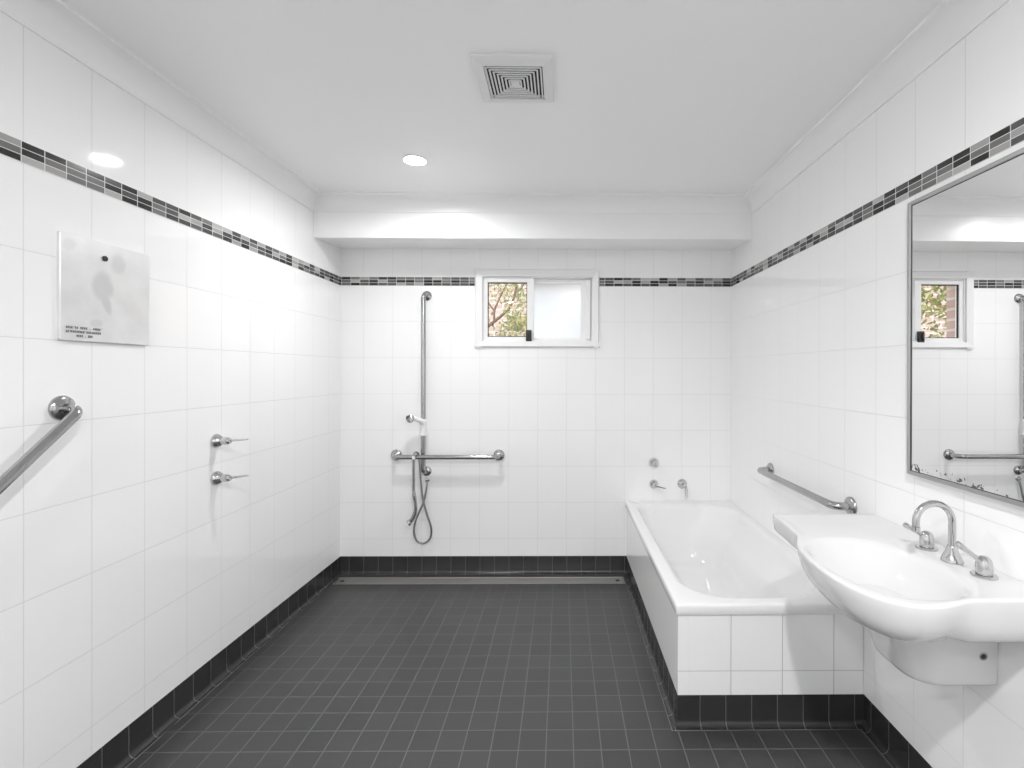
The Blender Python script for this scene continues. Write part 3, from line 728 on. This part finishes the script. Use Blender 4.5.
branch([(-2.1, 5.0, 2.1), (-2.6, 5.0, 2.3), (-3.0, 5.1, 2.8)], .015, .006)
obj('branches', bm, M['bark'], tr, smooth=60, loc=tr.location)
bm = bmesh.new(); rnd = random.Random(11)
def leaves(n, c, s, size=.030):
    for _ in range(n):
        o = Vector((rnd.gauss(c[0], s[0]), rnd.gauss(c[1], s[1]), rnd.gauss(c[2], s[2])))
        a = Vector((rnd.uniform(-1, 1), rnd.uniform(-1, 1), rnd.uniform(-1, 1))).normalized(); b = a.orthogonal().normalized(); l = size*rnd.uniform(.7, 1.5); h = a.cross(b)*l*.08
        v = [bm.verts.new(o+q) for q in (-a*l, b*l*.4+h, a*l, -b*l*.4+h)]; bm.faces.new(v)
leaves(420, (-.46, 5.0, 1.86), (.085, .10, .06), .022); leaves(160, (-.62, 5.1, 1.74), (.12, .1, .05), .020); leaves(200, (-.42, 5.1, 2.14), (.05, .08, .14), .020)
leaves(520, (-.70, 5.2, 2.36), (.18, .12, .10), .020); leaves(160, (-.85, 5.1, 2.15), (.06, .10, .12), .018); leaves(110, (-.57, 5.1, 2.16), (.06, .10, .08), .018)
leaves(3600, (-2.15, 5.05, 2.25), (.45, .2, .38), .030)
f = obj('foliage', bm, M['leaf'], tr, loc=tr.location); f['kind'] = 'stuff'

# ------------------------------------------------------------------ daylight
w = bpy.data.worlds.new('daylight'); bpy.context.scene.world = w; w.use_nodes = True
w.node_tree.nodes['Background'].inputs[0].default_value = (.93, .96, 1, 1); w.node_tree.nodes['Background'].inputs[1].default_value = 1.25
s = bpy.data.lights.new('sun', 'SUN'); s.energy = .38; s.angle = .02; so = bpy.data.objects.new('sun', s); C.objects.link(so)
so.rotation_euler = (math.radians(42), 0, math.radians(-22)); so.location = (0, -3, 8)

# ------------------------------------------------------------------ camera
cam = bpy.data.cameras.new('camera'); co = bpy.data.objects.new('camera', cam); C.objects.link(co)
Rm = Matrix(((.9999525, -.00959678, .0017), (.00959984, .9999523, -.0018), (-.00168264, .00181623, .99999694)))
# rows of Rm: camera right, forward, up in the room
right, fwd, up = Rm[0], Rm[1], Rm[2]
right = Vector(right); fwd = Vector(fwd); up = Vector(up)
m = Matrix((right, up, -fwd)).transposed().to_4x4(); m.translation = (0, 0, 1.369)
co.matrix_world = m
cam.sensor_fit = 'HORIZONTAL'; cam.sensor_width = 36; cam.lens = 486.073/1024*36
cam.shift_x = -(566.7712-512)/1024; cam.shift_y = (372.0391-384)/1024; cam.clip_start = .05
bpy.context.scene.camera = co
vs = bpy.context.scene.view_settings; vs.view_transform = 'Standard'; vs.look = 'None'; vs.gamma = 1; vs.use_curve_mapping = False; vs.exposure = 1.13
cy_ = bpy.context.scene.cycles; cy_.max_bounces = 24; cy_.diffuse_bounces = 20; cy_.glossy_bounces = 6; cy_.transparent_max_bounces = 8; cy_.sample_clamp_indirect = 6
bpy.context.scene.display_settings.display_device = 'sRGB'
